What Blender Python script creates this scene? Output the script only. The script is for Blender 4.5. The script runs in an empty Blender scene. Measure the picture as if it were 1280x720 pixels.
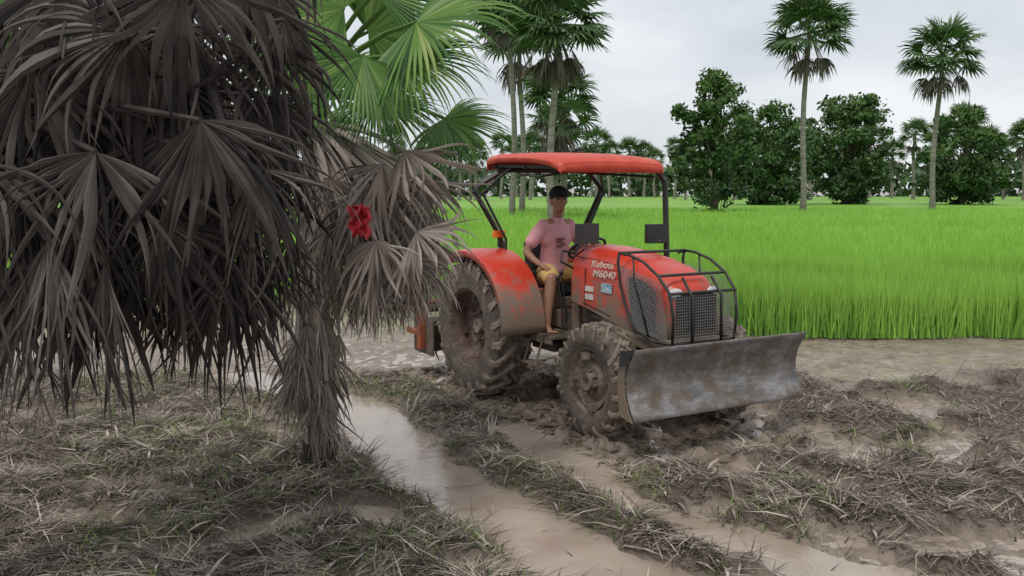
import bpy, bmesh, math, random
import numpy as np
from mathutils import Vector, Matrix, noise
random.seed(7); np.random.seed(7)
scene=bpy.context.scene
scene.view_settings.view_transform='Standard'; scene.view_settings.look='None'; scene.view_settings.exposure=0
COL=scene.collection
# ---------------- camera
F=1145.0; CH=2.15; PIT=math.atan(125/F)
cam_d=bpy.data.cameras.new("camera"); cam=bpy.data.objects.new("camera",cam_d); COL.objects.link(cam)
cam.location=(0,0,CH); cam.rotation_euler=(math.pi/2-PIT,0,0)
cam_d.lens=36*F/1280; cam_d.sensor_width=36; cam_d.clip_end=2000; cam_d.clip_start=0.05
scene.camera=cam
def ray(px,py):
    u=(px-640)/F; v=(360-py)/F
    return Vector((u, math.cos(PIT)+v*math.sin(PIT), -math.sin(PIT)+v*math.cos(PIT)))
def P(px,py,d):
    return Vector((0,0,CH))+ray(px,py)*d
def G(px,py):
    r=ray(px,py); t=-CH/r.z
    return Vector((r.x*t,r.y*t))
# ---------------- materials
def newmat(name):
    m=bpy.data.materials.new(name); m.use_nodes=True
    nt=m.node_tree; return m,nt,nt.nodes["Principled BSDF"]
def surf(name,c1,c2=None,rough=.6,scale=8,bump=0.0,bscale=None,metal=0,mud=None,mudamt=.5,mudz=None,coat=0,spec=.5,stretch=None):
    m,nt,b=newmat(name); N=nt.nodes; L=nt.links
    tc=N.new('ShaderNodeTexCoord'); src=tc.outputs['Object']
    if stretch:
        mp=N.new('ShaderNodeMapping'); mp.inputs['Scale'].default_value=stretch; L.new(src,mp.inputs[0]); src=mp.outputs[0]
    n=N.new('ShaderNodeTexNoise'); n.inputs['Scale'].default_value=scale; n.inputs['Detail'].default_value=6; n.inputs['Roughness'].default_value=.65
    L.new(src,n.inputs['Vector'])
    r=N.new('ShaderNodeValToRGB'); r.color_ramp.elements[0].position=.35; r.color_ramp.elements[1].position=.65
    c2=c2 or tuple(x*.6 for x in c1)
    r.color_ramp.elements[0].color=(*c2,1); r.color_ramp.elements[1].color=(*c1,1)
    L.new(n.outputs['Fac'],r.inputs[0]); col=r.outputs[0]
    b.inputs['Roughness'].default_value=rough; b.inputs['Metallic'].default_value=metal
    b.inputs['Specular IOR Level'].default_value=spec
    if coat: b.inputs['Coat Weight'].default_value=coat; b.inputs['Coat Roughness'].default_value=.15
    if mud:
        n2=N.new('ShaderNodeTexNoise'); n2.inputs['Scale'].default_value=5; n2.inputs['Detail'].default_value=10; n2.inputs['Roughness'].default_value=.75
        L.new(tc.outputs['Object'],n2.inputs['Vector'])
        val=n2.outputs['Fac']
        if mudz:
            sx=N.new('ShaderNodeSeparateXYZ'); L.new(tc.outputs['Object'],sx.inputs[0])
            mr=N.new('ShaderNodeMapRange'); mr.inputs[1].default_value=mudz[0]; mr.inputs[2].default_value=mudz[1]; mr.inputs[3].default_value=.35; mr.inputs[4].default_value=-.12
            L.new(sx.outputs[2],mr.inputs[0])
            ad=N.new('ShaderNodeMath'); ad.operation='ADD'; L.new(val,ad.inputs[0]); L.new(mr.outputs[0],ad.inputs[1]); val=ad.outputs[0]
        r2=N.new('ShaderNodeValToRGB'); r2.color_ramp.elements[0].position=1-mudamt-.08; r2.color_ramp.elements[1].position=1-mudamt+.12
        r2.color_ramp.elements[0].color=(0,0,0,1); r2.color_ramp.elements[1].color=(1,1,1,1)
        L.new(val,r2.inputs[0])
        mx=N.new('ShaderNodeMixRGB'); L.new(r2.outputs[0],mx.inputs[0]); L.new(col,mx.inputs[1]); mx.inputs[2].default_value=(*mud,1); col=mx.outputs[0]
        mr2=N.new('ShaderNodeMapRange'); mr2.inputs[3].default_value=rough; mr2.inputs[4].default_value=.8; L.new(r2.outputs[0],mr2.inputs[0]); L.new(mr2.outputs[0],b.inputs['Roughness'])
    L.new(col,b.inputs['Base Color'])
    if bump:
        n3=N.new('ShaderNodeTexNoise'); n3.inputs['Scale'].default_value=bscale or scale*3; n3.inputs['Detail'].default_value=8
        L.new(src,n3.inputs['Vector'])
        bp=N.new('ShaderNodeBump'); bp.inputs['Strength'].default_value=bump; bp.inputs['Distance'].default_value=.02
        L.new(n3.outputs['Fac'],bp.inputs['Height']); L.new(bp.outputs[0],b.inputs['Normal'])
    return m
def leafmat(name,stops,rough=.55,trans=.3,nscale=3,nmix=.5):
    m,nt,b=newmat(name); N=nt.nodes; L=nt.links
    at=N.new('ShaderNodeAttribute'); at.attribute_name='rnd'
    tc=N.new('ShaderNodeTexCoord'); n=N.new('ShaderNodeTexNoise'); n.inputs['Scale'].default_value=nscale; n.inputs['Detail'].default_value=4
    L.new(tc.outputs['Object'],n.inputs['Vector'])
    mx=N.new('ShaderNodeMath'); mx.operation='MULTIPLY_ADD'; mx.inputs[1].default_value=nmix; mx.inputs[2].default_value=-nmix/2
    L.new(n.outputs['Fac'],mx.inputs[0])
    ad=N.new('ShaderNodeMath'); L.new(mx.outputs[0],ad.inputs[0]); L.new(at.outputs['Fac'],ad.inputs[1])
    r=N.new('ShaderNodeValToRGB')
    while len(r.color_ramp.elements)<len(stops): r.color_ramp.elements.new(.5)
    for i,c in enumerate(stops):
        r.color_ramp.elements[i].position=i/(len(stops)-1); 
    for i,c in enumerate(stops): r.color_ramp.elements[i].color=(*c,1)
    L.new(ad.outputs[0],r.inputs[0]); L.new(r.outputs[0],b.inputs['Base Color'])
    b.inputs['Roughness'].default_value=rough
    b.inputs['Specular IOR Level'].default_value=.3
    if trans:
        t=N.new('ShaderNodeBsdfTranslucent'); L.new(r.outputs[0],t.inputs[0])
        ms=N.new('ShaderNodeMixShader'); ms.inputs[0].default_value=trans
        L.new(b.outputs[0],ms.inputs[1]); L.new(t.outputs[0],ms.inputs[2]); L.new(ms.outputs[0],nt.nodes['Material Output'].inputs[0])
    return m
MUD=(.21,.155,.112)
M_red=surf("red_paint",(.68,.055,.024),(.56,.042,.02),rough=.36,scale=3,coat=.2,mud=MUD,mudamt=.41,mudz=(.8,1.5))
M_canopy=surf("canopy_red",(.66,.085,.045),(.54,.06,.035),rough=.5,scale=5,mud=(.5,.2,.15),mudamt=.36)
M_black=surf("black_paint",(.02,.02,.021),(.03,.028,.026),rough=.45,scale=10,mud=MUD,mudamt=.34,mudz=(.5,1.1))
M_iron=surf("cast_iron",(.05,.044,.04),(.022,.02,.02),rough=.7,scale=6,bump=.3,mud=(.15,.115,.085),mudamt=.52)
M_tyre=surf("muddy_rubber",(.17,.13,.1),(.06,.048,.04),rough=.8,scale=5,bump=.8,bscale=30)
M_tyre2=surf("muddy_tyre_coat",(.31,.245,.185),(.13,.1,.08),rough=.75,scale=6,bump=.8,bscale=26)
M_rim=surf("dark_muddy_rim",(.09,.045,.033),(.04,.022,.018),rough=.7,scale=9,bump=.3,mud=(.2,.155,.12),mudamt=.46)
M_rim2=surf("muddy_rim",(.27,.215,.165),(.1,.07,.055),rough=.75,scale=9,bump=.6)
M_steel=surf("worn_steel",(.38,.37,.375),(.15,.145,.145),rough=.45,scale=3,metal=.5,mud=(.18,.14,.105),mudamt=.51,stretch=(1,1,5))
M_wire=surf("grey_wire",(.3,.29,.28),(.2,.19,.18),rough=.5,scale=20,metal=.4)
M_dark=surf("dark_opening",(.012,.012,.012),(.02,.02,.02),rough=.8)
M_orange=surf("orange_lens",(.8,.2,.02),(.7,.15,.01),rough=.2)
M_glass=surf("lamp_glass",(.6,.6,.6),(.5,.5,.5),rough=.08)
M_mirror=surf("mirror_glass",(.6,.63,.66),(.5,.5,.5),rough=.05,metal=1)
M_white=surf("white_sticker",(.7,.68,.64),(.5,.48,.44),rough=.5,scale=20)
M_blue=surf("blue_sticker",(.05,.28,.42),(.6,.68,.66),rough=.5,scale=14,stretch=(1,1,3))
M_letter=surf("pale_lettering",(.78,.66,.56),(.62,.48,.4),rough=.5)
M_rust=surf("rusty_orange",(.38,.09,.035),(.18,.055,.028),rough=.75,scale=9,mud=MUD,mudamt=.35)
M_seat=surf("seat_vinyl",(.02,.02,.022),(.035,.034,.034),rough=.6)
M_skin=surf("skin",(.36,.19,.118),(.3,.155,.095),rough=.5,scale=6)
M_shirt=surf("pink_cotton",(.8,.40,.43),(.7,.32,.36),rough=.9,scale=5,bump=.6,bscale=12)
M_shorts=surf("yellow_cotton",(.72,.48,.18),(.6,.38,.13),rough=.9,scale=6,bump=.6,bscale=14)
M_cap=surf("black_cloth",(.015,.015,.018),(.02,.02,.022),rough=.9)
M_print=surf("dark_print",(.2,.08,.09),(.34,.14,.15),rough=.9,scale=30)
M_redcloth=surf("red_cloth",(.5,.02,.03),(.25,.01,.02),rough=.7,bump=.3)
M_bark=surf("palm_bark",(.06,.05,.042),(.025,.021,.018),rough=.9,scale=6,bump=1,bscale=12,stretch=(1,1,5))
M_barkfar=surf("palm_bark_grey",(.27,.25,.22),(.14,.125,.105),rough=.9,scale=2,bump=.5,stretch=(1,1,4))
M_treebark=surf("tree_bark",(.12,.09,.065),(.06,.045,.035),rough=.9,scale=3,bump=.6)
M_clod=surf("wet_mud_clod",(.24,.18,.135),(.1,.075,.055),rough=.4,scale=9,bump=1,bscale=24)
M_green=leafmat("green_frond",[(.03,.08,.02),(.08,.19,.04),(.17,.31,.07),(.4,.48,.17)],rough=.4,trans=.3)
M_dead=leafmat("dead_frond",[(.08,.06,.048),(.22,.175,.145),(.38,.32,.28),(.54,.47,.42)],rough=.8,trans=.1,nscale=8)
M_dead2=leafmat("shaded_dead_frond",[(.010,.008,.007),(.036,.029,.026),(.075,.063,.057),(.15,.128,.115)],rough=.85,trans=0,nscale=7,nmix=.8)  # dead frond colour darkened to paint in shade on the near left palm
M_farpalm=leafmat("far_frond",[(.035,.07,.025),(.07,.14,.04),(.14,.22,.07)],trans=0)
M_fardead=leafmat("far_dead_frond",[(.08,.065,.05),(.15,.125,.1),(.22,.19,.15)],trans=0)
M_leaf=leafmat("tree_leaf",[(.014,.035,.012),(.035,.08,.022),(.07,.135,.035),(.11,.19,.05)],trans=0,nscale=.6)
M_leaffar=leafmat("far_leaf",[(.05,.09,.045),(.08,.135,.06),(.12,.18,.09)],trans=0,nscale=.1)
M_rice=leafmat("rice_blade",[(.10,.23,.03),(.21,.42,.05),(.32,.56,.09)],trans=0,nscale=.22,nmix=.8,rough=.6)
M_straw=leafmat("rotting_straw",[(.045,.034,.026),(.14,.112,.086),(.28,.23,.185),(.56,.49,.4)],rough=.85,trans=0)
M_weed=leafmat("green_weed",[(.08,.15,.025),(.17,.27,.05),(.36,.42,.14)],trans=.2)
# ---------------- mesh builder
class MB:
    def __init__(s): s.v=[]; s.f=[]; s.m=[]; s.a=[]
    def add(s,vs,fs,mi=0,a=0.5):
        o=len(s.v); s.v+= [tuple(v) for v in vs]; s.a+=[a]*len(vs)
        s.f+=[tuple(i+o for i in f) for f in fs]; s.m+=[mi]*len(fs)
    def box(s,c,size,rot=None,mi=0,taper=None):
        hx,hy,hz=[x/2 for x in size]; R=Matrix.Rotation(0,3,'X') if rot is None else rot
        vs=[]
        for z in(-1,1):
            t=1 if (taper is None or z<0) else taper
            for x,y in((-1,-1),(1,-1),(1,1),(-1,1)): vs.append(Vector(c)+R@Vector((x*hx*t,y*hy*t,z*hz)))
        s.add(vs,[(3,2,1,0),(4,5,6,7),(0,1,5,4),(1,2,6,5),(2,3,7,6),(3,0,4,7)],mi)
    def tube(s,pts,r,n=8,mi=0,a=.5,cap=True,ell=None):
        pts=[Vector(p) for p in pts]; rs=r if isinstance(r,(list,tuple)) else [r]*len(pts)
        vs=[];fs=[]; up=None
        for i,p in enumerate(pts):
            t=(pts[min(i+1,len(pts)-1)]-pts[max(i-1,0)]).normalized()
            if up is None: up=Vector((0,0,1)) if abs(t.z)<.9 else Vector((1,0,0))
            sd=t.cross(up)
            if sd.length<1e-4: sd=t.cross(Vector((0,1,0)))
            sd.normalize(); up=sd.cross(t).normalized()
            for k in range(n):
                an=2*math.pi*k/n
                vs.append(p+sd*math.cos(an)*rs[i]+up*math.sin(an)*rs[i])
        for i in range(len(pts)-1):
            for k in range(n):
                k2=(k+1)%n; fs.append((i*n+k,i*n+k2,(i+1)*n+k2,(i+1)*n+k))
        if cap: fs.append(tuple(range(n-1,-1,-1))); fs.append(tuple(range((len(pts)-1)*n,len(pts)*n)))
        s.add(vs,fs,mi,a)
    def sphere(s,c,r,mi=0,nu=14,nv=10,fn=None):
        rx,ry,rz=r if isinstance(r,(tuple,list)) else (r,r,r)
        vs=[];fs=[]
        for j in range(1,nv):
            ph=math.pi*j/nv
            for i in range(nu):
                th=2*math.pi*i/nu; q=Vector((math.sin(ph)*math.cos(th),math.sin(ph)*math.sin(th),math.cos(ph)))
                if fn: q=fn(q)
                vs.append(Vector(c)+Vector((q.x*rx,q.y*ry,q.z*rz)))
        for z in(1,-1):
            q=Vector((0,0,z)); q=fn(q) if fn else q
            vs.append(Vector(c)+Vector((q.x*rx,q.y*ry,q.z*rz)))
        T=len(vs)-2;B=len(vs)-1
        for j in range(nv-2):
            for i in range(nu):
                i2=(i+1)%nu; fs.append((j*nu+i,(j+1)*nu+i,(j+1)*nu+i2,j*nu+i2))
        for i in range(nu):
            i2=(i+1)%nu; fs.append((T,i,i2)); fs.append((B,(nv-2)*nu+i2,(nv-2)*nu+i))
        s.add(vs,fs,mi)
    def limb(s,pts,rs,n=12,mi=0):
        s.tube(pts,rs,n,mi)
        for p,r in zip(pts,rs): s.sphere(p,r*.995,mi,12,8)
    def revolve(s,prof,c=(0,0,0),n=48,mi=0,closed=False):
        vs=[];fs=[];m=len(prof)
        for k in range(n):
            an=2*math.pi*k/n
            for y,r in prof: vs.append((c[0]+r*math.cos(an),c[1]+y,c[2]+r*math.sin(an)))
        for k in range(n):
            k2=(k+1)%n
            for j in range(m if closed else m-1):
                j2=(j+1)%m; fs.append((k*m+j,k2*m+j,k2*m+j2,k*m+j2))
        s.add(vs,fs,mi)
    def build(s,name,mats,parent=None,smooth=False,bevel=0,label=None,angle=None):
        me=bpy.data.meshes.new(name); me.from_pydata(s.v,[],s.f)
        for m in (mats if isinstance(mats,(list,tuple)) else [mats]): me.materials.append(m)
        me.polygons.foreach_set('material_index',s.m)
        at=me.attributes.new('rnd','FLOAT','POINT'); at.data.foreach_set('value',s.a)
        if smooth: me.polygons.foreach_set('use_smooth',[True]*len(s.f))
        me.update()
        if angle is not None:
            me.set_sharp_from_angle(angle=math.radians(angle))
        ob=bpy.data.objects.new(name,me); COL.objects.link(ob)
        if parent: ob.parent=parent
        if bevel:
            b=ob.modifiers.new('b','BEVEL'); b.width=bevel; b.segments=2; b.limit_method='ANGLE'
        if label: ob['label']=label
        return ob
def empty(name,loc,label,cat,rotz=0,group=None):
    e=bpy.data.objects.new(name,None); COL.objects.link(e); e.location=loc; e.rotation_euler=(0,0,rotz); e['label']=label; e['category']=cat
    if group: e['group']=group
    return e
# =================== GROUND
def segd(p,a,b):
    ab=b-a; t=max(0,min(1,(p-a).dot(ab)/ab.length_squared)); return (p-(a+ab*t)).length
CHA=[G(*q) for q in((300,470),(395,490),(450,505),(485,545),(535,590),(610,628),(690,672),(780,722),(900,790))]
CHB=[G(*q) for q in((640,530),(690,562),(765,608),(860,655),(980,690),(1150,730))]
CHC=[G(*q) for q in((500,650),(470,640),(380,640),(250,690))]
def chd(p,ch): return min(segd(p,ch[i],ch[i+1]) for i in range(len(ch)-1))
TR_O=Vector((0.32,9.9)); TH=math.radians(-60); HD=Vector((math.cos(TH),math.sin(TH))); LF=Vector((-HD.y,HD.x))
def ground(x,y):
    """returns height, debris mask"""
    nz=noise.noise(Vector((x*.9,y*.9,0)))
    n2=noise.noise(Vector((x*2.7,y*2.7,3)))
    n3=noise.noise(Vector((x*8,y*8,7)))
    n4=noise.noise(Vector((x*21,y*21,1)))
    if not(-12<x<12 and 1<y<18):
        return .02*nz+.012*n2,0.0
    p=Vector((x,y))
    wob=.22*n2+.12*n3
    dA=chd(p,CHA)-(.30+wob); dB=chd(p,CHB)-(.15+wob); dC=chd(p,CHC)-(.10+wob)
    d=min(dA,dB,dC)
    m=max(0,min(1,d/.14))
    far=max(0,min(1,(10.9-y+.6*nz)/.8))
    q=p-TR_O; lx=q.dot(HD); ly=q.dot(LF)
    tr=0
    if -1.2<lx<3.6:
        tr=max(0,min(1,(1.25-abs(ly)+wob)/.3))*max(0,min(1,(3.3-lx)/.4))
    patch_=max(0,min(1,(nz+.9*n2+.18)/.25)) if x>1.2 else max(0,min(1,(nz+1.2*n2+.62)/.25))
    deb=m*far*(1-.8*tr)*patch_
    h=-.075+.075*m*(.45+.55*max(deb,.3))
    h+=deb*(.05+.075*n2+.055*n3+.022*n4)
    h+=.008*n3+.035*tr*n2+.06*tr*n3+.028*tr*n4
    h+=.03*(1-deb)*m*n3+.016*(1-deb)*m*n4
    h+=.03*nz*(1-m*.5)
    if m<.1: h=min(h,-.038+.035*n3+.012*n4)
    return h,deb
def axis_pts(lo,hi,step,ext_lo,ext_hi):
    a=list(np.arange(lo,hi+1e-6,step)); s=step; x=hi
    while x<ext_hi: s*=1.13; x+=s; a.append(x)
    s=step; x=lo; b=[]
    while x>ext_lo: s*=1.13; x-=s; b.append(x)
    return b[::-1]+a
xs=axis_pts(-4.0,4.6,.033,-900,900); ys=axis_pts(3.4,12.6,.033,-60,1500)
gv=[];ga=[]
for y in ys:
    for x in xs:
        h,dv=ground(x,y); gv.append((x,y,h)); ga.append(dv)
nx=len(xs); gf=[(j*nx+i,j*nx+i+1,(j+1)*nx+i+1,(j+1)*nx+i) for j in range(len(ys)-1) for i in range(nx-1)]
g=MB(); g.v=gv; g.f=gf; g.m=[0]*len(gf); g.a=ga
def groundmat():
    m,nt,b=newmat("mud_ground"); N=nt.nodes; L=nt.links
    tc=N.new('ShaderNodeTexCoord'); at=N.new('ShaderNodeAttribute'); at.attribute_name='rnd'
    def nz(sc,det=8,ro=.6):
        n=N.new('ShaderNodeTexNoise'); n.inputs['Scale'].default_value=sc; n.inputs['Detail'].default_value=det; n.inputs['Roughness'].default_value=ro; L.new(tc.outputs['Object'],n.inputs['Vector']); return n
    def ramp(src,a,b_,p=(.35,.65)):
        r=N.new('ShaderNodeValToRGB'); r.color_ramp.elements[0].position=p[0]; r.color_ramp.elements[1].position=p[1]; r.color_ramp.elements[0].color=(*a,1); r.color_ramp.elements[1].color=(*b_,1); L.new(src,r.inputs[0]); return r
    a=nz(2.6,12,.78); wet=ramp(a.outputs['Fac'],(.16,.118,.086),(.43,.35,.28),(.32,.68))
    c=nz(26,10,.75); deb=ramp(c.outputs['Fac'],(.05,.037,.027),(.25,.2,.155))
    mx=N.new('ShaderNodeMixRGB'); L.new(at.outputs['Fac'],mx.inputs[0]); L.new(wet.outputs[0],mx.inputs[1]); L.new(deb.outputs[0],mx.inputs[2]); L.new(mx.outputs[0],b.inputs['Base Color'])
    mr=N.new('ShaderNodeMapRange'); mr.inputs[3].default_value=.22; mr.inputs[4].default_value=.85; L.new(at.outputs['Fac'],mr.inputs[0])
    d=nz(1.8,6); ad=N.new('ShaderNodeMath'); ad.operation='MULTIPLY_ADD'; ad.inputs[1].default_value=.55; L.new(d.outputs['Fac'],ad.inputs[0]); 
    sb=N.new('ShaderNodeMath'); sb.operation='SUBTRACT'; L.new(mr.outputs[0],sb.inputs[0]); sb.inputs[1].default_value=.22; L.new(sb.outputs[0],ad.inputs[2]); L.new(ad.outputs[0],b.inputs['Roughness'])
    e=nz(30,10,.75); bp=N.new('ShaderNodeBump'); bp.inputs['Distance'].default_value=.03; bp.inputs['Strength'].default_value=.7; L.new(e.outputs['Fac'],bp.inputs['Height']); L.new(bp.outputs[0],b.inputs['Normal'])
    return m
go=g.build("ground",groundmat(),smooth=True); go['kind']='structure'; go['label']='churned wet brown mud with ruts and debris'
# water
w=MB(); w.add([(-9,2,-.036),(9,2,-.036),(9,16,-.036),(-9,16,-.036)],[(0,1,2,3)])
mw,nt,b=newmat("muddy_water"); b.inputs['Roughness'].default_value=.13
n=nt.nodes.new('ShaderNodeTexNoise'); n.inputs['Scale'].default_value=1.6; n.inputs['Detail'].default_value=5
tc=nt.nodes.new('ShaderNodeTexCoord'); nt.links.new(tc.outputs['Object'],n.inputs['Vector'])
r=nt.nodes.new('ShaderNodeValToRGB'); r.color_ramp.elements[0].position=.35; r.color_ramp.elements[1].position=.68; r.color_ramp.elements[0].color=(.34,.265,.205,1); r.color_ramp.elements[1].color=(.5,.415,.34,1)
nt.links.new(n.outputs['Fac'],r.inputs[0]); nt.links.new(r.outputs[0],b.inputs['Base Color'])
n2=nt.nodes.new('ShaderNodeTexNoise'); n2.inputs['Scale'].default_value=12; n2.inputs['Detail'].default_value=6; nt.links.new(tc.outputs['Object'],n2.inputs['Vector'])
bp=nt.nodes.new('ShaderNodeBump'); bp.inputs['Strength'].default_value=.15; bp.inputs['Distance'].default_value=.02; nt.links.new(n2.outputs['Fac'],bp.inputs['Height']); nt.links.new(bp.outputs[0],b.inputs['Normal'])
wo=w.build("water_puddle",mw); wo['kind']='structure'; wo['label']='shallow pale brown puddle water in ruts'
# clods of churned mud round the wheels
cl=MB(); rr_=random.Random(5)
for i in range(1300):
    lx=rr_.uniform(-1.6,3.2); ly=rr_.gauss(0,.85) if rr_.random()<.5 else -.75+rr_.gauss(0,.3)
    p=TR_O+HD*lx+LF*ly
    h,dv=ground(p.x,p.y); s=rr_.uniform(.008,.03)*(1 if rr_.random()<.9 else 1.8)
    ph=Vector((i*.37,i*.11,0)); cl.sphere((p.x,p.y,h),(s*rr_.uniform(.8,2.2),s*rr_.uniform(.8,1.6),s*.55),0,9,6,fn=lambda q:q*(1+1.1*noise.noise(q*2.6+ph)))
co=cl.build("mud_clods",M_clod); co['kind']='stuff'; co['label']='wet brown mud clods churned up by the wheels'
# =================== STRAW
def strips(name,mat,pts,label):
    V=[];Fc=[];A=[]
    for b0,d,l,wd,rv,sag in pts:
        s=d.cross(Vector((0,0,1)));
        if s.length<1e-3: s=Vector((1,0,0))
        s=s.normalized()*wd/2; o=len(V)
        mid=b0+d*l*.5; tip=b0+d*l+Vector((0,0,-sag*l))
        V+=[b0-s,b0+s,mid-s*.9,mid+s*.9,tip]; Fc+=[(o,o+1,o+3,o+2),(o+2,o+3,o+4)]; A+=[rv]*5
    m=MB(); m.v=[tuple(v) for v in V]; m.f=Fc; m.m=[0]*len(Fc); m.a=A
    ob=m.build(name,mat); ob['kind']='stuff'; ob['label']=label; return ob
L1=[];L2=[];tries=0
while len(L1)<66000 and tries<250000:
    tries+=1
    y=random.uniform(3.9,11.2); x=random.uniform(-.6*y,.6*y)
    if random.random()>(1.2-(y/14)) : continue
    h,dv=ground(x,y)
    dens=noise.noise(Vector((x*1.6,y*1.6,20)))
    if random.random()>(dv*(.8+.9*dens))+.035: continue
    ang=noise.noise(Vector((x*1.3,y*1.3,11)))*6+random.gauss(0,.8)
    el=random.gauss(.1,.22)
    d=Vector((math.cos(ang)*math.cos(el),math.sin(ang)*math.cos(el),math.sin(el)))
    l=random.choice((.04,.07,.1,.16,.28))*random.uniform(.7,1.2); 
    rv=min(1,max(0,random.gauss(.47,.28)+.45*noise.noise(Vector((x*3,y*3,5)))))
    L1.append((Vector((x,y,h+random.uniform(.0,.05)*dv+.004)),d,l,random.uniform(.003,.011),rv,.06))
for i in range(2600):
    y=random.uniform(4.5,10.8); x=random.uniform(-.5*y,.5*y); h,dv=ground(x,y)
    if dv<.4 : continue
    ang=random.uniform(0,6.28); el=random.uniform(0,.3)
    L1.append((Vector((x,y,h+.02)),Vector((math.cos(ang)*math.cos(el),math.sin(ang)*math.cos(el),math.sin(el))),random.uniform(.08,.35),random.uniform(.01,.028),random.uniform(.3,1),.1))
WP=[G(*q) for q in((600,575),(660,590),(730,640),(470,590),(470,690),(560,700),(455,500),(820,620),(950,640))]
for i in range(70000):
    y=random.uniform(3.9,10.5); x=random.uniform(-.5*y,.5*y)
    h,dv=ground(x,y)
    if dv<.3: continue
    k=noise.noise(Vector((x*1.1,y*1.1,40)))+(.3 if x<-.3 else .0)
    k+=max(0,.55-.6*min((Vector((x,y))-q).length for q in WP))
    if k<.22: continue
    if random.random()>.55: continue
    ang=random.uniform(0,6.28); el=random.uniform(.1,1.1)
    d=Vector((math.cos(ang)*math.cos(el),math.sin(ang)*math.cos(el),math.sin(el)))
    L2.append((Vector((x,y,h)),d,random.uniform(.04,.16),random.uniform(.004,.009),random.random(),.3))
strips("straw_litter",M_straw,L1,"matted rotting straw and dry stalks lying on mud")
strips("weed_patch",M_weed,L2,"small green weeds sprouting through the straw")
# =================== RICE
def rice():
    n=150000; n2=26000
    u=np.random.rand(n); Y=17.2*(70/17.2)**(u**1.25); X=(np.random.rand(n)*2-1)*(Y*.66+3)
    Y=Y+.5*np.sin(X*.9)*np.exp(-(Y-17.2)/2)+.3*np.sin(X*2.7+1)*np.exp(-(Y-17.2)/2)+.25*np.random.randn(n)
    # the nearer corner of the field beside the tractor
    Y2=13.0+5.0*np.random.rand(n2)**1.2; X2=2.6+ np.random.rand(n2)*9.5
    edge=13.0+1.0*np.maximum(0,3.6-X2)*1.6+.25*np.sin(X2*2.1)+.15*np.random.randn(n2)
    k=Y2>edge; X=np.concatenate([X,X2[k]]); Y=np.concatenate([Y,Y2[k]]); n=len(X)
    H=.62+.28*np.random.rand(n)+.05*np.sin(X*1.7+Y); wd=.012+.0011*Y; ang=np.random.rand(n)*np.pi; ln=np.random.rand(n)*.22; la=np.random.rand(n)*2*np.pi
    v=np.zeros((n,3,3)); dx=np.cos(ang)*wd/2; 
    v[:,0]=np.stack([X-wd/2,Y-dx*.3,H*0],1); v[:,1]=np.stack([X+wd/2,Y+dx*.3,H*0],1); v[:,2]=np.stack([X+np.cos(la)*ln,Y+np.sin(la)*ln,H],1)
    me=bpy.data.meshes.new("rice_field"); me.vertices.add(n*3); me.vertices.foreach_set('co',v.ravel())
    me.loops.add(n*3); me.loops.foreach_set('vertex_index',np.arange(n*3)); me.polygons.add(n); me.polygons.foreach_set('loop_start',np.arange(n)*3); me.polygons.foreach_set('loop_total',np.full(n,3))
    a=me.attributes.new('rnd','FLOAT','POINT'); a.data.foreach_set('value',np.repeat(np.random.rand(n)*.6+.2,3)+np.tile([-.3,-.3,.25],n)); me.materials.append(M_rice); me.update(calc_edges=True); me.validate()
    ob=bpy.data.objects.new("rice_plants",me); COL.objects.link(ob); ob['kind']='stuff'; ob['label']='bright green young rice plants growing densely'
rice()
m=MB(); m.add([(-170,18.4,.0),(170,18.4,.0),(170,18.5,.5),(-170,18.5,.5),(260,175,.6),(-260,175,.6)],[(0,1,2,3),(3,2,4,5)],0,.5)
m.add([(4.4,14.0,.05),(30,14.0,.05),(30,18.45,.42),(3.6,18.45,.42)],[(0,1,2,3)],0,.25)
o=m.build("rice_field",M_rice); o['kind']='structure'; o['label']='wide flat bright green rice field'
# =================== FRONDS
def frond(mb,hub,axis,normal,R,spread,nseg,droop=.6,split=.5,K=7,mi=0,base=.5,var=.2,dead=0,cup=0.):
    axis=axis.normalized(); side=normal.cross(axis).normalized(); normal=axis.cross(side).normalized()
    da=2*spread/nseg; dz=Vector((0,0,-1)); 
    for i in range(nseg):
        a=-spread+da*(i+.5)
        if dead>.8 and random.random()<.07: continue
        d=(axis*math.cos(a)+side*math.sin(a)+normal*cup*(a*a)).normalized(); tang=(side*math.cos(a)-axis*math.sin(a))
        Ri=R*(.72+.28*math.cos(a*.55))*random.uniform(.93,1.05)*(random.uniform(.65,1.1) if dead else 1)
        nn=normal.copy(); p=hub.copy(); vs=[]; dr=droop*random.uniform(.5,1.6); tw=random.gauss(0,1.0)*dead
        jit=Vector((random.gauss(0,1),random.gauss(0,1),random.gauss(0,1)))*.16*dead
        sp=split*(random.uniform(.75,1.15) if dead else 1)
        for k in range(K+1):
            s=k/K
            if k>0:
                if s>sp*.8: d=(d+dz*dr*(s-sp*.8)*2.2/K*2+jit*.6).normalized()
                elif dead: d=(d+dz*droop*.35/K).normalized()
                p=p+d*Ri/K
            if s<=sp: wdt=s*Ri*math.tan(da/2)*1.04
            else: wdt=sp*Ri*math.tan(da/2)*max(0.03,(1-(s-sp)/(1-sp)))**(.5 if dead else .75)
            t2=tang
            if dead and s>sp: 
                t2=(tang*math.cos(tw*(s-sp)*1.8)+nn*math.sin(tw*(s-sp)*1.8)); wdt*=.85
            fold=nn*wdt*(.9 if dead else .6)
            vs+= [p-t2*wdt-fold*.5,p+fold*.5,p+t2*wdt-fold*.5]
        fs=[]
        for k in range(K):
            o=k*3; fs+=[(o,o+1,o+4,o+3),(o+1,o+2,o+5,o+4)]
        mb.add(vs,fs,mi,min(1,max(0,base+random.gauss(0,var))))
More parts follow.
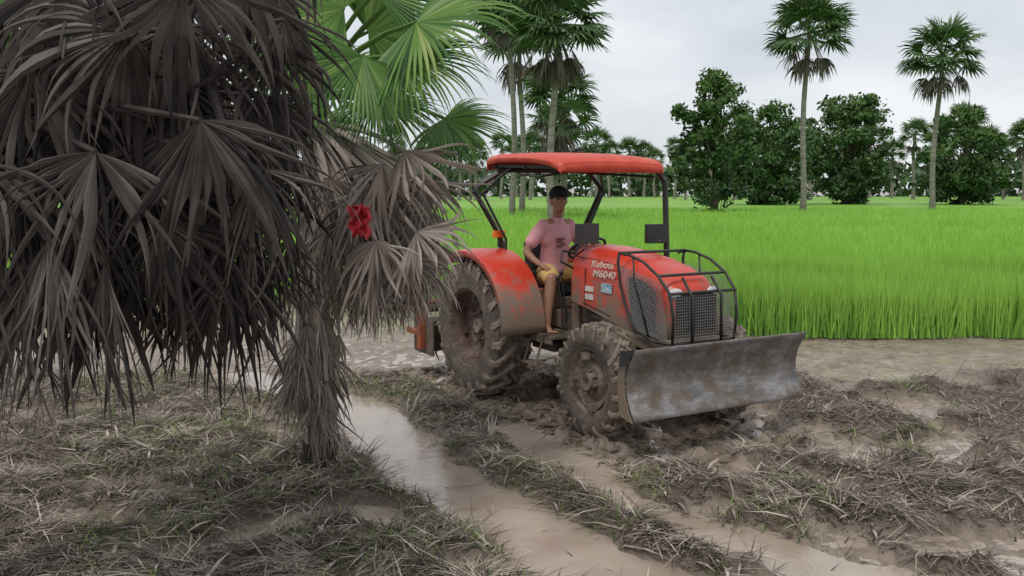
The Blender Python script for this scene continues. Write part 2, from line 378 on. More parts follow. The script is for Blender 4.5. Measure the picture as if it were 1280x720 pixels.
def palm(name,base,top,fr,label,r0=.14,deadmat=M_dead,group=None):
    e=empty(name,base,label,"palm tree",group=group)
    off=Vector(base)
    t=MB(); top=Vector(top)-off
    pts=[Vector((0,0,-.1)).lerp(top,i/10)+Vector((.02*math.sin(i),.02*math.cos(i*1.3),0)) for i in range(11)]
    t.tube(pts,[r0*(1.25 if i==0 else 1)*random.uniform(.92,1.08) for i in range(11)],16)
    for i in range(70):
        s=random.random(); c=Vector((0,0,0)).lerp(top,s); an=i*2.4
        o=Vector((math.cos(an),math.sin(an),0)); b0=c+o*r0*.85
        t.tube([b0,b0+o*.03+Vector((0,0,.08)),b0+o*.06+Vector((0,0,.14))],[.035,.028,.012],6)
    t.build("trunk",M_bark,e,smooth=True)
    gmb=MB(); dmb=MB()
    for f in fr:
        kind,h,tip,R,spread,nf,extra=f
        hub=Vector(h)-off; ax=(Vector(tip)-Vector(h)).normalized()
        st=top+Vector((0,0,-.15 if kind=='g' else -.35)); mid=(st+hub)/2+Vector((0,0,.18 if kind=='g' else .12))
        tgt=gmb if kind=='g' else dmb
        pp=[st.lerp(mid,k/4) .lerp(mid.lerp(hub,k/4),k/4) for k in range(5)]
        tgt.tube(pp,[.03,.024,.02,.016,.012],6,0,.55)
        if kind=='g': frond(gmb,hub,ax,nf,R,spread,46,droop=extra,split=.5,base=random.uniform(.38,.6),var=.16)
        else: frond(dmb,hub,ax,nf,R,spread,28,droop=extra,split=.52,K=9,base=random.uniform(.3,.68),var=.2,dead=1,cup=random.uniform(-.25,.3))
    if gmb.v: gmb.build("crown",M_green,e)
    if dmb.v: dmb.build("dead_frond_skirt",deadmat,e)
    return e
CN=Vector((0,-.8,.6))
def rn(b=CN,j=.3): return (b+Vector((random.gauss(0,j),random.gauss(0,j),random.gauss(0,j)))).normalized()
def FR(kind,hx,hy,hd,tx,ty,td,R,sp,ex,nf=None): 
    return (kind,P(hx,hy,hd),P(tx,ty,td),R,math.radians(sp),nf or rn(),ex)
A=[FR('g',520,28,5.7,650,10,5.2,.78,105,.55,Vector((-.1,-.75,.65))),
   FR('g',500,70,5.6,610,130,5.1,.66,85,.8,Vector((0,-.7,.7))),
   FR('g',555,148,6.0,640,175,5.8,.52,100,.9,Vector((.1,-.6,.75))),
   FR('g',545,165,6.1,610,220,6.0,.42,70,1.2,Vector((.1,-.6,.75))),
   FR('g',470,-10,5.9,520,-90,5.8,.7,110,.5),
   FR('g',455,70,5.4,440,170,5.1,.6,100,.7),
   FR('g',470,120,5.8,520,190,5.5,.55,80,.8),
   FR('g',430,10,6.2,360,-20,6.2,.8,120,.5),
   FR('g',390,60,6.3,290,100,6.2,.8,120,.6),
   FR('g',420,90,6.8,480,60,7.3,.8,110,.6),
   FR('g',460,40,6.6,520,20,6.9,.8,110,.6),
   FR('g',520,-20,6.3,600,-60,6.5,.7,110,.6),
   FR('d',505,188,5.5,560,235,5.2,.52,105,1.0,Vector((.1,-.9,.35))),
   FR('d',478,205,5.5,450,300,5.3,.5,85,1.4),
   FR('d',530,225,5.8,560,300,5.7,.45,70,1.3),
   FR('d',520,290,5.4,565,320,5.2,.44,105,1.0,Vector((0,-.9,.4))),
   FR('d',510,325,5.5,535,400,5.4,.40,85,1.3,Vector((0,-.9,.3))),
   FR('d',540,300,5.9,555,380,5.8,.40,60,1.4,Vector((0,-.9,.3))),
   FR('d',490,345,5.6,495,420,5.6,.36,60,1.5,Vector((0,-.9,.3))),
   FR('d',465,350,5.5,460,430,5.5,.40,60,1.4,Vector((0,-.9,.3))),
   FR('d',470,300,5.4,455,390,5.3,.5,85,1.5),
   FR('d',455,235,5.6,440,330,5.5,.5,85,1.5),
   FR('d',450,340,5.6,445,430,5.6,.42,50,1.8),
   FR('d',475,260,6.2,500,350,6.2,.6,80,1.5),
   FR('d',430,230,6.0,400,330,6.0,.6,80,1.5),
   FR('d',515,260,6.3,530,360,6.3,.42,60,1.5),
   FR('d',420,330,6.2,415,430,6.2,.5,50,1.8)]
random.seed(31)
for i in range(34):
    hx=random.uniform(405,535); hy=random.uniform(210,330); hd=random.uniform(5.7,6.6)
    A.append(FR('d',hx,hy,hd,hx+random.uniform(-25,20),hy+90,hd-.05,random.uniform(.36,.48),random.uniform(40,80),1.5))
for i in range(18):   # lowest layer of the skirt
    hx=random.uniform(440,532); hy=random.uniform(305,355); hd=random.uniform(5.5,6.3)
    A.append(FR('d',hx,hy,hd,hx+random.uniform(-20,15),hy+90,hd,random.uniform(.36,.46),random.uniform(35,65),1.3,rn(Vector((0,-1,.3)),.15)))
for i in range(24):
    hx=random.uniform(365,425); hy=random.uniform(330,500); A.append(FR('d',hx,hy,random.uniform(6.0,6.4),hx+random.uniform(-12,12),hy+100,6.2,random.uniform(.35,.55),random.uniform(30,60),1.8))
bA=P(396,400,6.8); bA=(bA.x,bA.y,0)
palm("palm_tree",bA,(bA[0],bA[1],2.95),A,"young fan palm with green fronds and grey dead skirt",r0=.10)
B=[]
for hx,hy,tx,ty,R,sp,hd in ((250,150,290,330,.7,95,3.6),(120,190,80,380,.66,80,3.6),(320,210,340,400,.62,75,3.8),(40,90,0,300,.7,90,3.7),
    (160,40,60,150,.65,110,3.7),(340,60,365,220,.5,80,4.0),(230,-20,260,130,.65,110,3.7),(60,300,40,480,.72,40,3.6),(130,330,120,520,.62,34,3.7),
    (200,280,230,460,.6,80,3.9),(350,180,355,330,.45,60,4.2),(-30,200,-60,400,.75,80,3.6),(300,-40,350,60,.6,110,4.0),(90,-30,0,40,.65,110,3.8),(20,380,15,520,.6,28,3.9),(270,310,300,480,.5,45,4.3),
    (90,140,130,300,.7,100,4.0),(200,90,260,200,.65,100,4.1)):
    B.append(FR('d',hx,hy,hd,tx,ty,hd-.15,R,sp,1.5))
for i in range(80):
    hx=random.uniform(-40,375); hy=random.uniform(-40,350)-.08*max(0,hx-200); hd=random.uniform(3.9,5.4)
    B.append(FR('d',hx,hy,hd,hx+random.uniform(-90,60),hy+140,hd-.1,random.uniform(.5,.8)*(.75 if hx>320 else 1),random.uniform(35,100),1.7))
B+= [FR('g',60,-30,4.3,-20,-20,4.2,.6,100,.6)]
bB=P(-90,400,4.4)
palm("palm_tree",(bB.x,bB.y,0),(bB.x+.1,bB.y,2.85),B,"palm hung with large dark withered fan fronds",r0=.14,deadmat=M_dead2)
# red cloth: a small folded rag
vs=[];fs=[]; nu_,nv_=12,12
for j in range(nv_+1):
    for i in range(nu_+1):
        u,v=i/nu_-.5,j/nv_-.5; q=Vector((u*4,v*4,2))
        vs.append((u*.11+.03*noise.noise(q),.035*noise.noise(q*1.7)+.02*math.sin(u*14),v*.17+.03*noise.noise(q+Vector((9,0,0)))))
for j in range(nv_):
    for i in range(nu_): o=j*(nu_+1)+i; fs.append((o,o+1,o+nu_+2,o+nu_+1))
rc=MB(); rc.add(vs,fs); ro=rc.build("red_cloth",M_redcloth,smooth=True); ro.location=P(450,276,5.05); ro['label']="crumpled red rag caught among dead palm fronds"; ro['category']="cloth"
sm=ro.modifiers.new('s','SOLIDIFY'); sm.thickness=.002
# =================== FAR PALMS
def farpalm(h,rt,cr,nl,seed,deadn=10):
    random.seed(seed); mb=MB()
    pts=[Vector((.15*math.sin(i*.7+seed),.1*math.cos(i*.5),h*i/8)) for i in range(9)]; pts[0]=Vector((0,0,-.3))
    tr=MB(); tr.tube(pts,[rt*(1.4 if i==0 else 1.05-.04*i) for i in range(9)],10)
    top=pts[-1]
    for i in range(nl+deadn):
        dd=i>=nl
        el=math.asin(random.uniform(-.25,1)) if not dd else random.uniform(-1.3,-.7); az=i*2.4+random.random()*.4
        d=Vector((math.cos(az)*math.cos(el),math.sin(az)*math.cos(el),math.sin(el)))
        hub=top+d*cr*.5+Vector((0,0,-.12*cr if el<.3 else 0)); mb.tube([top,hub],[.05,.03],4,1 if dd else 0,.4,cap=False)
        nr=(Vector((0,0,1))-d*d.z+Vector((random.gauss(0,.4),random.gauss(0,.4),.1)))
        if nr.length<.1: nr=Vector((1,0,0))
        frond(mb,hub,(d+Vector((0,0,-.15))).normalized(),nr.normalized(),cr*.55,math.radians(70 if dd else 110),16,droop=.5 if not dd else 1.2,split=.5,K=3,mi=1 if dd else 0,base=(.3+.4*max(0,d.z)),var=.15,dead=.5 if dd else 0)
    return tr,mb
def placepalm(px,py_top,d,cr,label,seed,nl=34,rt=.17,dn=10):
    top=P(px,py_top,d); e=empty("sugar_palm",(top.x,top.y,0),label,"palm tree",group="tall sugar palms by the field")
    tr,mb=farpalm(top.z,rt,cr,nl,seed,dn)
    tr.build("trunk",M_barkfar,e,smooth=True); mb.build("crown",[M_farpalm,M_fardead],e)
placepalm(692,30,44,2.8,"tall sugar palm with round crown and grey trunk",3,48,.19,16)
placepalm(703,122,50,2.4,"shorter sugar palm with brown drooping dead fronds",5,34,.2,12)
placepalm(697,160,48,2.3,"low sugar palm with brown withered skirt",9,6,.2,44)
placepalm(652,45,60,3.4,"tall slender sugar palm with dark thin trunk",6,40,.2,8)
placepalm(640,8,52,2.6,"tall sugar palm with ragged crown",12,36,.18,8)
placepalm(1010,40,62,3.2,"tall sugar palm rising above the leafy trees",14,38,.2,10)
placepalm(1175,70,66,3.2,"tall sugar palm standing over the far hedge",15,38,.2,10)
protos=[]
for s in (21,22,23,24):
    tr,mb=farpalm(random.uniform(7.5,9.5),.25,2.6,26,s,6)
    o=len(mb.v)
    mb.v+=tr.v; mb.a+=tr.a; mb.f+=[tuple(i+o for i in f) for f in tr.f]; mb.m+=[2]*len(tr.f)
    protos.append(mb)
random.seed(44)
pm=[]
for i in range(78):
    d=random.uniform(105,165); px=-60+ i*18+random.uniform(-12,12)
    x=(px-640)/F*d
    if i<4:
        ob=protos[i].build("sugar_palm",[M_farpalm,M_fardead,M_barkfar]); pm.append(ob)
    else: 
        ob=pm[i%4].copy(); COL.objects.link(ob)
    ob.location=(x,d,0); s=random.uniform(.75,1.2); ob.scale=(s,s,s); ob.rotation_euler=(0,0,random.random()*6)
    ob['label']="distant sugar palm at the edge of rice field"; ob['category']="palm tree"; ob['group']="distant palms along the field edge"
# broadleaf trees
def crownmesh(rx,ry,rz,zc,ncl,nl,ls,seed):
    rng=np.random.RandomState(seed); mb=MB()
    for c in range(ncl):
        q=rng.randn(3); q/=np.linalg.norm(q); rr=rng.rand()**.35; cx,cy,cz=q*rr*[rx,ry,rz]; cz+=zc
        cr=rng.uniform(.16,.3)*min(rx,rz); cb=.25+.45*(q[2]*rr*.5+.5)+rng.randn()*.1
        for l in range(nl):
            w_=rng.randn(3); w_/=np.linalg.norm(w_); p=Vector(np.array([cx,cy,cz])+w_*cr*rng.rand()**.5*[1,1,.75])
            a=Vector(rng.randn(3)).normalized(); b_=a.cross(Vector(rng.randn(3))).normalized(); s=ls*rng.uniform(.6,1.3)
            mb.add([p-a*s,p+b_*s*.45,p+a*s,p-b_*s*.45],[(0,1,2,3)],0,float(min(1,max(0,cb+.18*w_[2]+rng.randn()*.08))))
    return mb
def broad(x,y,h,r,seed,label,ls=.17,ncl=110,nl=70):
    e=empty("leafy_tree",(x,y,0),label,"tree",group="leafy trees standing in the field")
    rng=random.Random(seed); t=MB()
    t.tube([(0,0,-.3),(.1,0,h*.2),(.05,.1,h*.4),(0,0,h*.7)],[.3,.24,.2,.08],10)
    for i in range(9):
        an=i*2.4; z=h*rng.uniform(.15,.5); k=rng.uniform(.5,.8)
        t.tube([(0,0,z),(math.cos(an)*r*k*.5,math.sin(an)*r*k*.5,z+h*.12),(math.cos(an)*r*k,math.sin(an)*r*k,z+h*.2)],[.12,.08,.02],6)
    t.build("trunk",M_treebark,e,smooth=True)
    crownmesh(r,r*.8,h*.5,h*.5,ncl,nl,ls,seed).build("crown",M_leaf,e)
broad(13.6,62,10.2,2.9,1,"dark green slender tree beside the rice field",ncl=110,ls=.2)
broad(24.5,88,10.0,4.2,2,"low dense dark green tree across the field",ncl=110,ls=.28)
broad(33.5,92,11.4,4.6,3,"broad dense dark tree across the field",ncl=120,ls=.28)
broad(44.0,90,9.6,4.4,4,"rounded dark leafy tree across the field",ncl=110,ls=.28)
broad(-13.5,34,9,3.2,5,"dark leafy tree behind the palms",ncl=90)
wd=MB(); rng=np.random.RandomState(3)
for i in range(18000):
    x=rng.uniform(-190,190); zt=7+2.4*noise.noise(Vector((x*.06,0,0)))+1.8*noise.noise(Vector((x*.3,0,4)))
    z=zt*rng.rand()**.7; y=172+rng.randn()*4; s=rng.uniform(.5,1.1); a=Vector(rng.randn(3)).normalized(); b_=a.cross(Vector(rng.randn(3))).normalized(); p=Vector((x,y,z))
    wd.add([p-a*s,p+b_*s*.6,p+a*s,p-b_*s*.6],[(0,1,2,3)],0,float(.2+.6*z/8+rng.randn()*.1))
o=wd.build("distant_wood",M_leaffar); o['kind']='stuff'; o['label']='hazy distant wood beyond the rice field'
# =================== TRACTOR
T=empty("tractor",(TR_O.x,TR_O.y,0),"muddy red farm tractor with canopy, front blade and wire grille guard","tractor",rotz=TH)
def tyre(R,w,rim,nl,lh):
    hw=w/2; mb=MB()
    prof=[(-hw*.78,rim),(-hw*.95,rim+.03),(-hw*1.03,rim+(R-rim)*.35),(-hw*1.0,rim+(R-rim)*.62),(-hw*.9,R-lh*1.9),(-hw*.55,R-lh*1.15),(0,R-lh)]
    prof=prof+[(-y,r) for y,r in prof[-2::-1]]
    mb.revolve(prof,n=64,mi=0)
    def rad(y): 
        t=abs(y)/hw; return R-lh-.045*t**3*(R/.72)
    for sgn in(-1,1):
        for k in range(nl):
            a0=2*math.pi*(k+(.5 if sgn>0 else 0))/nl; vs=[];fs=[]; S=7
            for j in range(S):
                t=j/(S-1); yy=sgn*hw*(.02+t*.99); an=a0-(t**1.1)*.36*(1.0) ; wdt=(.024+.008*t)*(R/.72)*random.uniform(.95,1.12)
                rb=rad(yy)-.02; rt=rad(yy)+lh*(1 if t<.9 else .8)-random.uniform(0,.008)
                if j==S-1: yy=sgn*hw*1.035; rb=rad(hw)-lh*2.2; rt=rad(hw)-lh*.3
                for dw,rr in((-wdt*1.25,rb),(-wdt*.8,rt),(wdt*.8,rt),(wdt*1.25,rb)):
                    aa=an+dw/R; vs.append((rr*math.cos(aa),yy,rr*math.sin(aa)))
            for j in range(S-1):
                o=j*4
                for q in range(3): fs.append((o+q,o+q+1,o+5+q,o+4+q) if sgn>0 else (o+q,o+4+q,o+5+q,o+q+1))
            fs.append((0,1,2,3)); fs.append(((S-1)*4+3,(S-1)*4+2,(S-1)*4+1,(S-1)*4))
            mb.add(vs,fs,1)
    for k in range(int(nl*9)):
        a=random.uniform(0,6.283); yy=random.uniform(-hw*.95,hw*.95); rr=rad(yy)+.002; sz=random.uniform(.012,.036)
        mb.sphere((rr*math.cos(a),yy,rr*math.sin(a)),(sz,sz*1.3,sz),1,8,6,fn=lambda q:q*(1+.5*noise.noise(q*2+Vector((k,0,0)))))
    return mb
def wheel(kind,R,w,rim,nl,lh,x,ysgn,track,z,dish,rimmat):
    hub=MB(); hub.revolve([(dish-.02,.001),(dish-.06,.05),(dish-.06,.075),(dish,.09),(dish+.08,.1)],n=20)
    for k in range(8):
        an=k*math.pi/4; hub.revolve([(dish-.045,.001),(dish-.045,.014),(dish,.014)],c=(.13*R/.72*1.1*math.cos(an),0,.13*R/.72*1.1*math.sin(an)),n=6)
    h=hub.build(kind,M_rim2,T,smooth=True,angle=40)
    h.location=(x,ysgn*track,z)
    tyre(R,w,rim,nl,lh).build("tyre",[M_tyre,M_tyre2],h,smooth=True,angle=35)
    hw=w/2; rm=MB()
    rm.revolve([(-hw*.8,rim+.02),(-hw*.86,rim+.03),(-hw*.86,rim+.005),(-hw*.72,rim-.015),(-hw*.5,rim-.03),(dish-.01,rim-.045),(dish,rim-.07),(dish+.035,rim*.62),(dish,rim*.45),(dish,.06)],n=48)
    rm.revolve([(dish,rim-.06),(hw*.8,rim-.02),(hw*.82,rim+.02)],n=48)
    for k in range(4):
        an=k*math.pi/2+.4; rm.box((math.cos(an)*(rim-.06),dish-.03,math.sin(an)*(rim-.06)),(.07,.05,.07),Matrix.Rotation(-an,3,'Y'))
    rm.build("rim",rimmat,h,smooth=True,angle=35)
    if ysgn>0: h.rotation_euler=(0,random.random(),math.pi)
    else: h.rotation_euler=(0,random.random()*.3,0)
    return h
wheel("rear_wheel",.74,.42,.38,20,.036,0,-1,.72,.71,-.02,M_rim)
wheel("rear_wheel",.74,.42,.38,20,.036,0,1,.72,.71,-.02,M_rim)
wheel("front_wheel",.51,.29,.285,17,.03,2.0,-1,.64,.485,-.09,M_rim2)
wheel("front_wheel",.51,.29,.285,17,.03,2.0,1,.64,.485,-.09,M_rim2)
# fenders
for sg in(-1,1):
    mb=MB(); pr=[]
    a0,a1=math.radians(128),math.radians(2); n=22
    yo,yi=.94,.47
    for i in range(n+1):
        a=a0+(a1-a0)*i/n; rr=.815+.02*max(0,math.cos(a*2-1.2)); c,s=math.cos(a),math.sin(a); 
        row=[(yo,rr-.055),(yo+.005,rr-.01),(yo-.03,rr),( (yo+yi)/2,rr+.006),(yi+.02,rr),(yi,rr-.03),(yi,rr-.30)]
        pr+= [(q*c*1.03,sg*y,.71+q*s*.98) for y,q in row]
    m_=7; fs=[]
    for i in range(n):
        for j in range(m_-1): 
            f=(i*m_+j,i*m_+j+1,(i+1)*m_+j+1,(i+1)*m_+j); fs.append(f if sg<0 else f[::-1])
    mb.add(pr,fs)
    f=mb.build("fender",M_red,T,smooth=True,angle=40)
    sm=f.modifiers.new('s','SOLIDIFY'); sm.thickness=.012
    lamp=MB(); lamp.box((.02,sg*.54,1.67),(.06,.13,.075)); lamp.box((.02,sg*.54,1.58),(.03,.03,.10),mi=1)
    lamp.build("indicator_lamp",[M_orange,M_black],T,bevel=.008)
# chassis
mb=MB()
mb.box((.25,0,.72),(1.3,.42,.42)); mb.box((-.1,0,.7),(.5,.62,.36)); mb.tube([(0,-.62,.71),(0,.62,.71)],.11,14)
mb.box((1.0,0,.68),(.4,.36,.4)); mb.box((1.5,0,.82),(.85,.4,.42)); mb.box((1.5,0,.58),(.8,.3,.14)); mb.box((2.0,0,.62),(.9,.34,.16))
mb.tube([(2,-.55,.5),(2,-.2,.52),(2,.2,.52),(2,.55,.5)],[.07,.08,.08,.07],10)
for s in(-1,1):
    mb.tube([(2,s*.47,.38),(2,s*.47,.64)],.075,10); mb.tube([(1.85,s*.1,.5),(1.83,s*.5,.5)],.018,6)
    mb.tube([(1.05,s*.24,.55),(1.7,s*.26,.62),(2.5,s*.3,.6)],.035,6)
for z in(.64,.7,.76,.82,.88): mb.box((1.45,0,z),(.7,.45,.018))
mb.tube([(1.3,-.24,.95),(1.55,-.26,.93),(1.8,-.25,.86)],.028,8)
mb.tube([(1.2,-.25,.8),(1.5,-.29,.78),(1.75,-.27,.72)],.018,8)
mb.tube([(1.62,-.22,.75),(1.62,-.30,.75)],.075,14)
mb.tube([(1.38,-.2,.7),(1.38,-.31,.7)],.05,14)
mb.box((1.15,-.3,.62),(.3,.16,.2)); mb.box((.75,-.36,.6),(.4,.18,.1))
mb.build("chassis",M_iron,T,bevel=.012)
mb=MB(); mb.box((.82,0,.72),(.62,1.12,.03)); mb.box((.86,-.57,.69),(.5,.02,.07)); mb.box((.85,-.62,.45),(.26,.12,.02)); 
mb.tube([(.74,-.58,.7),(.74,-.66,.45)],.012,6); mb.tube([(.96,-.58,.7),(.96,-.66,.45)],.012,6)
mb.build("footplate",M_black,T,bevel=.004)
mb=MB(); mb.box((.55,-.3,.93),(.04,.34,.42)); mb.box((.55,.3,.93),(.04,.34,.42)); mb.box((.3,0,.98),(.55,.9,.1)); mb.box((.98,-.14,.88),(.12,.16,.28)); mb.box((.66,-.22,.84),(.26,.06,.18))
mb.build("seat_platform",M_red,T,bevel=.012)
mb=MB(); mb.box((1.0,0,1.26),(.2,.42,.5),taper=.85); mb.box((1.0,0,1.5),(.28,.36,.06),Matrix.Rotation(.4,3,'Y')); mb.box((1.05,0,.95),(.16,.3,.4))
for s,h in((-.24,.25),(-.28,.2),(.25,.24)): mb.tube([(.85,s,.75),(.82,s,1.05),(.78,s*1.05,1.05+h)],.01,6); mb.sphere((.78,s*1.05,1.06+h),.024)
mb.build("dashboard",M_black,T,bevel=.015)
mb=MB(); 
Rm=Matrix.Rotation(-.6,3,'Y'); ring=[Vector((.86,0,1.55))+Rm@Vector((.19*math.cos(a),.19*math.sin(a),0)) for a in [i*2*math.pi/32 for i in range(33)]]
mb.tube(ring,.015,8,cap=False)
for a in(0,2.1,4.2): mb.tube([(.87,0,1.53),Vector((.86,0,1.55))+Rm@Vector((.19*math.cos(a),.19*math.sin(a),0))],.01,6)
mb.tube([(1.0,0,1.36),(.87,0,1.53)],.022,8); mb.sphere((.865,0,1.54),.04)
mb.build("steering_wheel",M_black,T,smooth=True)
mb=MB(); mb.box((.3,-.02,1.12),(.44,.46,.12)); mb.box((.08,-.02,1.36),(.1,.44,.46),Matrix.Rotation(-.15,3,'Y')); mb.box((.28,-.02,1.02),(.3,.3,.12)); mb.box((.28,.24,1.3),(.28,.06,.05)); mb.box((.28,-.28,1.27),(.26,.05,.05))
mb.build("seat",M_seat,T,bevel=.03)
# hood
def loft(mb,secs,n=28,mi=0,ex=4.0):
    vs=[];fs=[]
    for (x,w_,zb,zt) in secs:
        for k in range(n+1):
            t=math.pi*k/n; c,s=math.cos(t),math.sin(t)
            vs.append((x,-w_*math.copysign(abs(c)**(2/ex),c),zb+(zt-zb)*abs(s)**(2/ex)))
    m=n+1
    for i in range(len(secs)-1):
        for k in range(n): fs.append((i*m+k,(i+1)*m+k,(i+1)*m+k+1,i*m+k+1))
        fs.append((i*m,i*m+n,(i+1)*m+n,(i+1)*m))
    fs.append(tuple(range(m))); o=(len(secs)-1)*m; fs.append(tuple(range(o+m-1,o-1,-1)))
    mb.add(vs,fs,mi)
hood=MB(); loft(hood,[(1.02,.29,1.08,1.56),(1.06,.31,1.06,1.6),(1.35,.325,1.02,1.6),(1.65,.33,.96,1.575),(1.95,.33,.9,1.53),(2.2,.325,.87,1.47),(2.38,.31,.865,1.40),(2.47,.27,.87,1.32),(2.5,.2,.9,1.24)])
hood_o=hood.build("hood",M_red,T,smooth=True,angle=50)
mb=MB(); loft(mb,[(1.55,.30,.86,1.0),(1.9,.345,.80,.93),(2.3,.345,.76,.885),(2.52,.31,.76,.885),(2.55,.25,.78,.87)],ex=6)
mb.build("bumper",M_red,T,smooth=True,angle=50)
mb=MB()
mb.add([(1.98,-.3345,1.38),(2.03,-.3345,1.02),(2.14,-.3345,.93),(2.36,-.330,.92),(2.36,-.328,1.28),(2.2,-.333,1.36)],[(0,1,2,3,4,5)])
mb.add([(1.98,.3345,1.38),(2.03,.3345,1.02),(2.14,.3345,.93),(2.36,.330,.92),(2.36,.328,1.28),(2.2,.333,1.36)],[(5,4,3,2,1,0)])
mb.box((2.5,0,1.09),(.012,.44,.34))
mb.build("grille",M_dark,hood_o)
mb=MB()
for s in(-1,1):
    mb.box((1.30,s*.322,1.22),(.006,.008,.36)); mb.box((1.5,s*.3285,1.03),(.46,.006,.008),Matrix.Rotation(.18,3,'Y')); mb.tube([(1.08,s*.31,1.5),(1.5,s*.327,1.49),(1.9,s*.327,1.45)],.004,4)
mb.build("panel_seam",M_dark,hood_o)
for s in(-1,1):
    h=MB(); h.sphere((2.46,s*.2,1.26),(.05,.08,.05)); h.build("headlight",M_glass,T,smooth=True)
mb=MB(); mb.box((1.66,-.335,1.24),(.16,.006,.085)); mb.build("sticker",M_blue,hood_o,label="blue and white rectangular sticker")
for z in(1.21,1.135):
    mb=MB(); mb.box((1.38,-.330,z),(.13,.006,.05)); mb.build("sticker",M_white,hood_o,label="small pale instruction sticker")
def text(body,size,x,z,y,mat,shear=.2,name="lettering",parent=None,rot=(math.pi/2-.05,0,0),sx=1.3):
    cu=bpy.data.curves.new(name,'FONT'); cu.body=body; cu.size=size; cu.extrude=.003; cu.shear=shear; cu.offset=.001
    t=bpy.data.objects.new("t",cu); COL.objects.link(t); bpy.context.view_layer.update()
    me=bpy.data.meshes.new_from_object(t.evaluated_get(bpy.context.evaluated_depsgraph_get())); bpy.data.objects.remove(t)
    me.materials.clear(); me.materials.append(mat); me.transform(Matrix.Diagonal((sx,1,1,1)))
    ob=bpy.data.objects.new(name,me); COL.objects.link(ob); ob.location=(x,y,z); ob.rotation_euler=rot; ob.parent=parent; return ob
text("Kubota",.085,1.42,1.425,-.336,M_letter,parent=hood_o,sx=1.35)
text("M6040",.09,1.44,1.335,-.338,M_letter,parent=hood_o,sx=1.4)
# guard
mb=MB(); r_=.013
for s in(-1,1):
    y=s*.372
    mb.tube([(1.9,y,1.58),(1.88,y,1.50),(1.92,y,1.3),(2.02,y,1.08),(2.16,y,.92),(2.4,y,.86),(2.6,s*.34,.86)],r_,8)
    mb.tube([(1.9,y,1.58),(2.05,y,1.57),(2.25,y,1.52),(2.44,y,1.42),(2.58,s*.36,1.28),(2.62,s*.35,1.08),(2.6,s*.34,.86)],r_,8)
    mb.tube([(2.1,y,1.56),(2.12,y,1.35),(2.34,y,.87)],.009,8)
    mb.tube([(2.5,s*.16,1.4),(2.63,s*.16,1.25),(2.64,s*.16,.84)],r_,8)
    mb.tube([(1.9,y,1.58),(1.9,s*.3,1.56)],r_,6)
mb.tube([(1.9,-.372,1.58),(1.9,.372,1.58)],r_,8); mb.tube([(2.58,-.36,1.28),(2.58,.36,1.28)],r_,8); mb.tube([(2.6,-.34,.86),(2.6,.34,.86)],r_,8); mb.tube([(2.44,-.372,1.42),(2.44,.372,1.42)],r_,8)
guard=mb.build("grille_guard",M_black,T,smooth=True)
def patch(poly4,nu,nv):
    a,b,c,d=[Vector(q) for q in poly4]; vs=[];fs=[]
    for j in range(nv+1):
        for i in range(nu+1):
            u,v=i/nu,j/nv; vs.append((a*(1-u)+b*u)*(1-v)+(d*(1-u)+c*u)*v)
    for j in range(nv):
        for i in range(nu): o=j*(nu+1)+i; fs.append((o,o+1,o+nu+2,o+nu+1))
    return vs,fs
mb=MB()
for s in(-1,1):
    y=s*.371
    mb.add(*patch([(1.9,y,1.47),(2.47,y,1.37),(2.56,y*.97,.88),(2.14,y,.93)],22,20))
mb.add(*patch([(2.605,-.345,1.26),(2.605,.345,1.26),(2.615,.34,.88),(2.615,-.34,.88)],28,16))
wm=mb.build("wire_mesh",M_wire,guard); wf=wm.modifiers.new('w','WIREFRAME'); wf.thickness=.0055; wf.use_even_offset=False
# blade
mb=MB(); n=14; prof=[]
for i in range(n+1):
    t=i/n; z=.33+.58*t; x=2.86-.13*math.sin(math.pi*t*.95)+.03*t; prof.append((x,z))
vs=[];fs=[]
for y in np.linspace(-.93,.93,9):
    for x,z in prof: vs.append((x,y,z))
m_=n+1
for j in range(8):
    for i in range(n): fs.append((j*m_+i,j*m_+i+1,(j+1)*m_+i+1,(j+1)*m_+i))
mb.add(vs,fs)
bl=mb.build("dozer_blade",M_steel,T,smooth=True); sm=bl.modifiers.new('s','SOLIDIFY'); sm.thickness=.014
mb=MB()
for s in(-1,1):
    vs=[(x,s*.937,z) for x,z in prof]+[(2.70,s*.937,.88),(2.66,s*.937,.6),(2.70,s*.937,.36)]
    mb.add(vs+[(v[0],s*.948,v[2]) for v in vs],[tuple(range(len(vs))),tuple(range(2*len(vs)-1,len(vs)-1,-1))]+[(i,(i+1)%len(vs),len(vs)+(i+1)%len(vs),len(vs)+i) for i in range(len(vs))])
mb.tube([(2.71,-.9,.82),(2.71,.9,.82)],.03,8); mb.tube([(2.71,-.9,.44),(2.71,.9,.44)],.03,8)
for s in(-1,1): mb.tube([(2.2,s*.3,.62),(2.72,s*.36,.6)],.045,8); mb.tube([(2.1,s*.2,.75),(2.7,s*.25,.8)],.03,8)
mb.build("blade_frame",M_black,bl)
